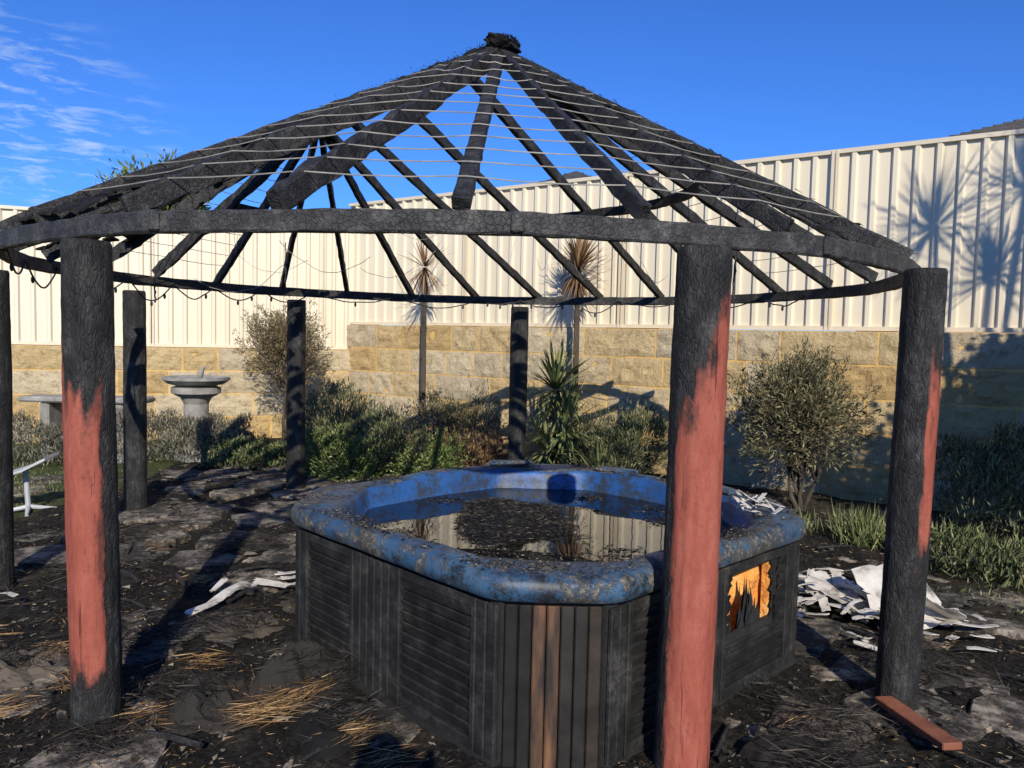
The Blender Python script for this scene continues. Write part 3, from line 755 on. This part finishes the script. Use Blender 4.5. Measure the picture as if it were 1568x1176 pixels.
for (x,y,h,n_,L) in((-1.02,3.18,.2,150,.24),(-.92,3.35,.9,130,.22),(-1.12,3.4,2.2,60,.17),(-.6,3.05,.6,70,.18),(-1.95,3.35,2.5,60,.14),(-2.25,3.75,.3,60,.16),(-2.4,4.2,2.0,50,.14),
                   (-1.45,3.62,.2,50,.16),(-1.5,3.1,.5,60,.16),(-.45,2.85,.6,60,.2),(1.25,3.2,.4,30,.12),(-2.0,4.9,.5,40,.14),(-2.6,5.6,1,40,.14),(-2.1,3.15,.8,60,.16),(-2.7,3.9,.4,50,.16)):
    bundle(stw,x,y,h,n_,L,.35)
stw.obj('straw_litter',M_straw)
mo=MB()
def mound(x0,y0,R_,hh):
    G=12; vs=[]; k=28; ph=random.uniform(0,90)
    for i in range(G+1):
        for j in range(k):
            an=2*math.pi*j/k; rr=i/G*R_*(1+.4*noise.noise(V(math.cos(an)*1.3,math.sin(an)*1.3,ph)))
            x=x0+math.cos(an)*rr; y=y0+math.sin(an)*rr
            z=gz_(x,y)-.015+hh*(1-(i/G)**2)*(1+.9*noise.noise(V(x*9,y*9,ph)))+.025*noise.noise(V(x*25,y*25,ph))
            vs.append((x,y,z))
    mo.add(vs,[(i*k+j,i*k+(j+1)%k,(i+1)*k+(j+1)%k,(i+1)*k+j) for i in range(G) for j in range(k)])
    for q in range(7): bundle(mo,x0+random.gauss(0,R_*.4),y0+random.gauss(0,R_*.4),random.uniform(0,3.1),70,R_*.7,.5,R_*.6,hh)
for (x,y,R_,hh) in((-.98,3.5,.24,.15),(-1.3,3.3,.25,.10),(-.72,3.1,.18,.10),(1.35,3.2,.26,.09),(1.35,2.75,.25,.09),(1.15,2.95,.2,.09),(-2.4,3.6,.28,.08),(-3.1,4.4,.3,.08),(-2.0,5.8,.3,.05),(2.1,3.9,.3,.07),(-1.5,4.2,.25,.06),(-2.7,5.0,.3,.06),(-1.7,6.6,.3,.06),(-2.9,6.2,.3,.05),(1.9,2.6,.3,.08),(-1.2,4.6,.2,.06),(-1.9,3.9,.25,.06),(-1.6,3.0,.2,.04)):
    mound(x,y,R_,hh)
mo.obj('burnt_thatch_pile',M_burnt)
ch=MB()
for q in range(17000):
    x=random.uniform(-4.4,3.4); y=2.1+random.random()**1.5*6.8
    if in_tub(x,y,.0): continue
    s=random.uniform(.004,.016)*(1 if random.random()<.96 else 2.2); z=gz_(x,y)+.006
    P=V(x,y,z); vs=[P+V(random.uniform(-s,s)*1.4,random.uniform(-s,s)*1.4,random.uniform(0,s*.5)) for _ in range(4)]+[P+V(random.uniform(-s,s),random.uniform(-s,s),s*random.uniform(.3,.9))]
    ch.add(vs,[(0,1,4),(1,2,4),(2,3,4),(3,0,4)])
ch.obj('charcoal_chips',M_chip)
st=MB()
for q in range(150):
    x=random.uniform(-3.8,3.0); y=2.3+random.random()**1.3*5.5
    if in_tub(x,y,.12): continue
    L=random.uniform(.06,.35); a=random.uniform(0,3.14); z=gz_(x,y)+.03; r=random.uniform(.005,.014)
    D=V(math.cos(a),math.sin(a),random.uniform(-.05,.08))*L/2
    st.tube([V(x,y,z)-D,V(x,y,z+.01),V(x,y,z)+D],[r,r*1.1,r*.6],6,jit=.2)
st.obj('charred_sticks',M_char)
bd=MB(); bd.box(V(1.735,3.16,.075),(.085,.46,.03),Matrix.Rotation(.12,3,'Z')@Matrix.Rotation(-.06,3,'X'),0,.004); bd.obj('terracotta_board',M_terr)

# ---------------------------------------------------------------- plants
def crown(b,c,rad,nclump,nleaf,L,W,mi=0,up=.5,sig=.16,shell=.55,jl=.5):
    c=np.array(c,float);rad=np.array(rad,float)
    d=rng.normal(size=(nclump,3)); d/=np.linalg.norm(d,axis=1,keepdims=True)
    r=shell+(1-shell)*rng.random(nclump)**.6; r*=rng.uniform(.8,1.15,nclump)
    cl=c+d*r[:,None]*rad
    per=rng.integers(0,nclump,nleaf); sg=rad.mean()*sig*rng.uniform(.6,1.4,nclump)
    P=cl[per]+rng.normal(size=(nleaf,3))*sg[per][:,None]
    P[:,2]=np.maximum(P[:,2],.03)
    D=(P-c)/rad; D=D/np.maximum(np.linalg.norm(D,axis=1,keepdims=True),1e-3)+rng.normal(0,.6,(nleaf,3))+np.array([0,0,up])
    b.leaves(P,D,L*rng.uniform(1-jl,1+jl,nleaf),W*rng.uniform(.7,1.3,nleaf),mi); return cl
def sprig_tree(name,base,trunk_h,c,rad,nspr,per,mat,L=.045,W=.010,tr=.03,stems=5,spread=.035):
    e=empty(name); b=MB(); lf=MB(); B=Vector(base); c=Vector(c); tops=[]
    for s in range(stems):
        T=B+V(random.uniform(-.15,.15),random.uniform(-.12,.12),trunk_h*random.uniform(.8,1.1)); tops.append(T)
        b.tube([B+V(random.uniform(-.03,.03),0,-.05),B.lerp(T,.5)+V(random.uniform(-.04,.04),0,0),T],[tr,tr*.8,tr*.55],7,jit=.1)
    Ps=[];Ds=[]
    for q in range(nspr):
        d=Vector(rng.normal(size=3)).normalized(); r=random.uniform(.15,.80); lobes=1+.35*noise.noise(d*1.7+B)
        P=c+V(d.x*rad[0],d.y*rad[1],d.z*rad[2])*r*lobes
        out=V(d.x*rad[0],d.y*rad[1],d.z*rad[2]).normalized()
        D=(out*.75+V(0,0,.7)+Vector(rng.normal(0,.3,3))).normalized(); Ln=random.uniform(.18,.42)*rad[2]*1.1
        T=random.choice(tops); 
        if q%5==0: b.tube([T,T.lerp(P,.55)+V(0,0,.03),P,P+D*Ln],[tr*.3,tr*.16,.004,.0015],4)
        else: b.tube([P-D*.08,P+D*Ln],[.0025,.001],3)
        for k_ in range(per):
            t=random.random()**.8; Q=P+D*Ln*t+Vector(rng.normal(0,spread*(1.1-t*.7),3)); Ps.append(Q); Ds.append(D*.9+Vector(rng.normal(0,.55,3)))
    Ps=np.array([tuple(x) for x in Ps]); Ds=np.array([tuple(x) for x in Ds]); n=len(Ps)
    lf.leaves(Ps,Ds,L*rng.uniform(.5,1.5,n),W*rng.uniform(.7,1.3,n))
    b.obj('trunk',M_bark,e); lf.obj('foliage',mat,e); return e
sprig_tree('olive_tree',(2.90,7.60,0),.32,(2.84,7.60,.98),(.68,.5,.66),460,34,M_olive,.055,.013,tr=.026,spread=.05)
sprig_tree('tea_tree',(-3.25,11.0,0),.9,(-3.25,11.0,1.42),(.72,.5,.68),400,32,M_brown,.05,.012,tr=.026,spread=.05)
def small_tree(name,base,trunk_h,c,rad,nl,mat,L=.06,W=.012,tr=.035,stems=4):
    e=empty(name); lf=MB(); cl=crown(lf,c,rad,70,nl,L,W,up=.6,sig=.15,shell=.35)
    b=MB(); B=Vector(base); 
    for s in range(stems):
        T=B+V(random.uniform(-.12,.12),random.uniform(-.1,.1),trunk_h)
        b.tube([B+V(random.uniform(-.03,.03),0,-.05),B.lerp(T,.5)+V(random.uniform(-.04,.04),0,0),T],[tr,tr*.8,tr*.55],7,jit=.1)
        for q in range(s,len(cl),stems):
            P=Vector(cl[q]); mid=T.lerp(P,.5)+V(random.uniform(-.06,.06),random.uniform(-.06,.06),.04)
            b.tube([T,mid,P,P+(P-mid)*.35],[tr*.35,tr*.22,.005,.002],5)
    b.obj('trunk',M_bark,e); lf.obj('foliage',mat,e); return e
def bush(name,items,mat,L,W,up=.8,sig=.2):
    e=empty(name); lf=MB(); tw=MB()
    for (c,r,n) in items:
        cl=crown(lf,c,r,max(12,int(40*r[0])),n,L,W,up=up,sig=sig,shell=.45)
        for q in cl[::3]:
            P=Vector(q); tw.tube([V(c[0]+(P.x-c[0])*.3,c[1]+(P.y-c[1])*.3,0),P.lerp(V(c[0],c[1],c[2]),.3),P],[.012,.008,.003],5)
        for q in range(int(60*r[0]/.5)):
            d=Vector(rng.normal(size=3)).normalized(); d.z=abs(d.z); P=Vector(c)+V(d.x*r[0],d.y*r[1],d.z*r[2])*.85; D=(d*.5+V(0,0,1)).normalized(); m=16
            t=rng.random(m)[:,None]; Q=np.array(P)+np.array(D)*t*.22+rng.normal(0,.012,(m,3)); lf.leaves(Q,np.array(D)+rng.normal(0,.5,(m,3)),L*.7,W*.8)
    tw.obj('stems',M_bark,e); lf.obj('foliage',mat,e); return e
bush('rosemary_bush',[((-2.05,9.3,.40),(.55,.5,.40),8500),((-1.45,9.05,.36),(.45,.45,.32),6500),((-2.3,9.7,.55),(.4,.4,.38),3500)],M_rose,.075,.011,up=1.1)
bush('green_bush',[((-1.9,8.75,.22),(.5,.3,.22),4000),((-.95,8.9,.2),(.45,.3,.22),3000)],M_green,.05,.018)
bush('dry_bush',[((-.55,9.8,.42),(.5,.4,.40),5500),((-1.0,10.1,.45),(.4,.35,.40),3000)],M_olive,.06,.011,up=1)
bush('scorched_shrub',[((-.45,9.2,.2),(.5,.25,.22),3000)],M_dry,.07,.01)
bush('rosemary_bush',[((1.35,8.7,.42),(.45,.35,.40),6500),((.95,9.0,.35),(.35,.3,.35),3000)],M_rose,.07,.011,up=1.1)
def hedge(name,pts,w,h,n,mat,L,W):
    b=MB(); P=[];
    for q in range(n):
        s=random.random()*(len(pts)-1); i=int(s); f_=s-i; a=Vector(pts[i]).lerp(Vector(pts[i+1]),f_); 
        hh=h*(1+.3*noise.noise(V(a.x*1.6,a.y*1.6,0))+.2*noise.noise(V(a.x*6,a.y*6,0))); x=random.uniform(-1,1); zz=random.random()**.6
        x*=math.sqrt(max(0,1-zz**4)); t=noise.noise(V(a.x*5,a.y*5+x*2,zz*4))*.14
        P.append((a.x+random.gauss(0,.03),a.y+x*w*(1+t)+t,zz*hh+t*.6))
    P=np.array(P); P[:,2]=np.maximum(P[:,2],.02); D=rng.normal(0,.5,(n,3))+np.array([0,-.3,1.0]); b.leaves(P,D,rng.uniform(.5,1.5,n)*L,W); b.obj(name,mat)
hedge('lavender_hedge',[(-6.6,8.6,0),(-5.2,9.2,0),(-4.2,9.55,0),(-3.35,9.75,0)],.33,.60,18000,M_grey,.07,.011)
hedge('low_green_plants',[(-3.7,9.4,0),(-3.2,9.3,0),(-2.75,9.35,0)],.22,.30,3500,M_cover,.06,.02)
hedge('shrub_hedge',[(3.85,6.75,0),(4.6,6.2,0),(5.8,5.4,0)],.38,.95,12000,M_rose,.09,.013)
hedge('ground_cover',[(3.1,5.65,0),(3.7,5.25,0),(4.6,4.7,0)],.35,.26,7000,M_cover,.07,.012)
gt=MB()
for (x,y,n_,L) in((2.95,6.35,500,.34),(3.12,6.2,240,.26),(2.55,6.7,140,.22)):
    c=np.stack([x+rng.normal(0,.09,n_),y+rng.normal(0,.09,n_),np.full(n_,.0)],1); gt.leaves(c,np.stack([rng.normal(0,.45,n_),rng.normal(0,.45,n_),np.ones(n_)],1),rng.uniform(.5,1.1,n_)*L,.009)
n=1600; c=np.stack([rng.uniform(2.9,5,n),rng.uniform(3.2,5.2,n),np.zeros(n)],1); c=c[(c[:,0]+c[:,1]*.4>5.0)]; n=len(c)
gt.leaves(c,np.stack([rng.normal(0,.6,n),rng.normal(0,.6,n),np.ones(n)],1),rng.uniform(.02,.06,n),.007)
n=8000; c=np.stack([rng.uniform(-8.5,-4.45,n),rng.uniform(6.2,8.9,n),np.zeros(n)],1)
gt.leaves(c,np.stack([rng.normal(0,.6,n),rng.normal(0,.6,n),np.ones(n)],1),rng.uniform(.02,.05,n),.006)
gt.obj('grass',M_yucca)
def strap(b,c,n,L,W,elo,ehi,droop,mi=0,seg=6):
    c=Vector(c)
    for q in range(n):
        az=random.uniform(0,2*math.pi); el=math.radians(random.uniform(elo,ehi)); l=L*random.uniform(.7,1.1)
        d=V(math.cos(az)*math.cos(el),math.sin(az)*math.cos(el),math.sin(el)); p_=c+d*.03; sd=V(-math.sin(az),math.cos(az),0)
        vs=[];dd=d.copy()
        for s in range(seg+1):
            t=s/seg; w=W*(.55+1.2*t-1.75*t*t) if t<1 else 0
            w=max(w,0.0006); vs+=[p_+sd*w,p_-sd*w]
            p_=p_+dd*(l/seg); dd=(dd+V(0,0,-droop*(.3+t)/seg*2)).normalized()
        b.add(vs,[(2*s,2*s+1,2*s+3,2*s+2) for s in range(seg)],mi)
def cordyline(name,base,h,n=90,L=.38,mat=M_dry,W=.011,tr=.035,skirt=True,heads=None,elo=-30):
    e=empty(name); t=MB(); l=MB(); B=Vector(base)
    for (dx,dy,hh) in (heads or [(0,0,h)]):
        T=B+V(dx,dy,hh)
        t.tube([B+V(0,0,-.05),B+V(dx*.3,dy*.3,hh*.4),B+V(dx*.8,dy*.8,hh*.8),T],[tr*1.3,tr,tr*.9,tr*.8],8,jit=.08)
        strap(l,T,n,L,W,elo,85,.25); 
        if skirt: strap(l,T-V(0,0,.05),n//2,L*.9,W*.8,-80,-20,.9)
    t.obj('trunk',M_bark,e); l.obj('fronds',mat,e)
cordyline('cordyline_palm',(-1.27,10.95,0),2.62,60,.48,M_dry,.013,elo=-60,tr=.04)
cordyline('cordyline_palm',(.80,9.75,0),2.55,170,.48,M_dry,.014,tr=.04)
cordyline('yucca_plant',(.52,9.1,0),.95,90,.64,M_yucca,.022,skirt=True,heads=[(0,0,1.05),(.12,-.1,.6),(-.1,-.15,.35)])
b=MB(); strap(b,(1.0,8.5,.05),60,.6,.012,30,85,.5); b.obj('strappy_plant',M_yucca)
cordyline('cordyline_palm',(5.05,4.15,0),4.3,90,.70,M_yucca,.015,.035,skirt=False,heads=[(-.28,.25,4.83),(.15,-.05,4.3),(.35,-.1,5.1)])
small_tree('added_shade_tree',(5.2,4.4,0),1.3,(5.10,4.4,2.30),(1.1,.6,1.10),13000,M_green,.13,.05,.06)  # unseen tree, added outside the view to cast shade on the right wall
small_tree('gum_tree',(-8.6,19,0),3.2,(-8.6,19,4.6),(1.1,1.0,1.0),8000,M_green,.16,.05,.09)

# ---------------------------------------------------------------- garden objects
bb=empty('stone_birdbath'); b=MB(); BC=V(-4.05,9.85,0)
b.lathe([(.27,0),(.27,.06),(.20,.10),(.16,.2),(.15,.72),(.19,.80),(.30,.86),(.30,.93),(.22,.96)],BC,28)
b.obj('pedestal',M_conc,bb,smooth=False)
b=MB(); b.lathe([(.22,.95),(.34,.98),(.41,1.03),(.41,1.065),(.38,1.07),(.33,1.04),(.05,1.03)],BC,36); b.obj('bowl',M_conc,bb)
b=MB(); b.tube([BC+V(.05,0,1.03),BC+V(.05,0,1.08),BC+V(.07,0,1.14),BC+V(.09,0,1.19),BC+V(.13,0,1.19)],[.012,.04,.035,.022,.004],8); b.obj('bird_figure',M_conc,bb,smooth=True)
sb=MB(); sb.box(V(-5.25,9.5,.78),(1.5,.42,.07),None,0,.02); sb.box(V(-5.7,9.5,.37),(.12,.34,.74),None,0,.02); sb.box(V(-4.8,9.5,.37),(.12,.34,.74),None,0,.02); sb.obj('stone_bench',M_conc)
ct=empty('garden_lounger'); b=MB()
pts=[V(-4.68,6.70,.30),V(-4.50,6.75,.33),V(-4.30,6.8,.40),V(-4.12,6.85,.50)]
for i in range(3):
    p0,p1=pts[i],pts[i+1]; b.beam(p0,p1+(p1-p0)*.03,.42,.025,seg=3,jit=0)
b.obj('seat',M_grayp,ct); b=MB()
b.tube([V(-4.32,6.8,.38),V(-4.30,6.8,.03)],.022,8)
for a in range(4): b.tube([V(-4.30,6.8,.05),V(-4.30+.22*math.cos(a*1.57+.5),6.8+.22*math.sin(a*1.57+.5),.015)],[.022,.014],8)
b.obj('legs',M_grayp,ct)

# ---------------------------------------------------------------- photographer
ph=empty('photographer')
def skin(name,vs,es,rad,mat,root=0):
    me=bpy.data.meshes.new(name); me.from_pydata(vs,es,[]); me.materials.append(mat)
    o=bpy.data.objects.new(name,me); S.collection.objects.link(o); o.parent=ph
    m=o.modifiers.new('Skin','SKIN'); lay=me.skin_vertices[0]
    for i,r in enumerate(rad): lay.data[i].radius=(r,r*.8)
    lay.data[root].use_root=True
    sb_=o.modifiers.new('Sub','SUBSURF'); sb_.levels=2; sb_.render_levels=2; m.use_smooth_shade=True
try:
    y0=-.26
    vs=[(0,y0,.98),(0,y0,1.18),(0,y0+.01,1.42),(0,y0,1.56),(0,y0+.02,1.64),(0,y0+.04,1.77),(0,y0+.03,1.87),
        (-.19,y0,1.49),(-.36,y0+.06,1.40),(-.13,-.09,1.61),(.19,y0,1.49),(.40,y0+.06,1.40),(.17,-.09,1.61),
        (-.1,y0,.92),(-.12,y0+.02,.50),(-.13,y0-.02,.08),(-.14,y0+.13,.04),(.1,y0,.92),(.12,y0+.02,.50),(.13,y0-.02,.08),(.14,y0+.13,.04)]
    es=[(0,1),(1,2),(2,3),(3,4),(4,5),(5,6),(2,7),(7,8),(8,9),(2,10),(10,11),(11,12),(0,13),(13,14),(14,15),(15,16),(0,17),(17,18),(18,19),(19,20)]
    rad=[.14,.13,.15,.06,.06,.10,.07,.062,.043,.028,.062,.043,.028,.09,.06,.045,.04,.09,.06,.045,.04]
    skin('body',vs,es,rad,M_cloth)
except Exception as ex: print('skin fail',ex)
b=MB()
for sx,x0 in((-1,-.10),(1,.14)):
    b.tube([V(x0+sx*.0,-.09,1.575),V(x0+sx*.005,-.06,1.61),V(x0,-.05,1.66)],[.028,.036,.03],10)
    for q in range(4):
        z=1.612+q*.022; b.tube([V(x0+sx*.01,-.055,z),V(x0+sx*.03,-.03,z+.004),V(x0-sx*.005,-.014,z+.005)],[.010,.009,.007],8)
    b.tube([V(x0,-.06,1.63),V(x0-sx*.03,-.045,1.65),V(x0-sx*.05,-.035,1.665)],[.012,.010,.008],8)
b.obj('hands',M_skin,ph,smooth=True)
b=MB(); b.box(V(.02,-.026,1.65),(.165,.009,.08),None,0,.003); b.obj('phone',M_black,ph)

# ---------------------------------------------------------------- sky, sun, camera
SD=V(.15,-1,.56).normalized(); el=math.asin(SD.z)
w=bpy.data.worlds.new('World'); S.world=w; w.use_nodes=True; nt=w.node_tree; bg=nt.nodes['Background']
sky=nt.nodes.new('ShaderNodeTexSky'); sky.sky_type='NISHITA'; sky.sun_disc=False; sky.sun_elevation=el; sky.sun_rotation=math.atan2(SD.x,SD.y)
sky.air_density=1.0; sky.dust_density=.1; sky.ozone_density=3.0; sky.altitude=0
tc_=nt.nodes.new('ShaderNodeTexCoord'); mp=nt.nodes.new('ShaderNodeMapping'); mp.inputs['Scale'].default_value=(1,1,5)
nt.links.new(tc_.outputs['Generated'],mp.inputs[0])
cn=noise_n(nt,mp.outputs[0],18,5,.65,.3)
dot=nt.nodes.new('ShaderNodeVectorMath'); dot.operation='DOT_PRODUCT'; dot.inputs[1].default_value=V(-.60,.86,.13).normalized()
nt.links.new(tc_.outputs['Generated'],dot.inputs[0])
mk=ramp(nt,[(.972,0),(.994,1)],dot.outputs['Value']).outputs[0]
cl=mix(nt,1.0,ramp(nt,[(.50,0),(.70,.75)],cn).outputs[0],mk,'MULTIPLY')
skc=mix(nt,1.0,sky.outputs[0],(.36,.78,1.58),'MULTIPLY')
col=mix(nt,cl,skc,(6.0,7.4,9.2))
nt.links.new(col,bg.inputs['Color']); bg.inputs['Strength'].default_value=.10
L=bpy.data.lights.new('sun','SUN'); L.energy=5.0; L.angle=math.radians(.5); L.color=(1,.93,.80)
lo=bpy.data.objects.new('sun',L); S.collection.objects.link(lo); lo.rotation_euler=(-SD).to_track_quat('-Z','Y').to_euler(); lo.location=(0,-5,8)
cam=bpy.data.cameras.new('camera'); co=bpy.data.objects.new('camera',cam); S.collection.objects.link(co)
cam.sensor_width=36; cam.lens=27.05; cam.clip_start=.02; cam.clip_end=2000
co.matrix_world=Matrix.Translation(V(0,0,1.65))@Matrix.Rotation(math.radians(86.6),4,'X')@Matrix.Rotation(math.radians(1.3),4,'Z')
S.camera=co
S.view_settings.view_transform='Standard'; S.view_settings.look='None'; S.view_settings.exposure=0
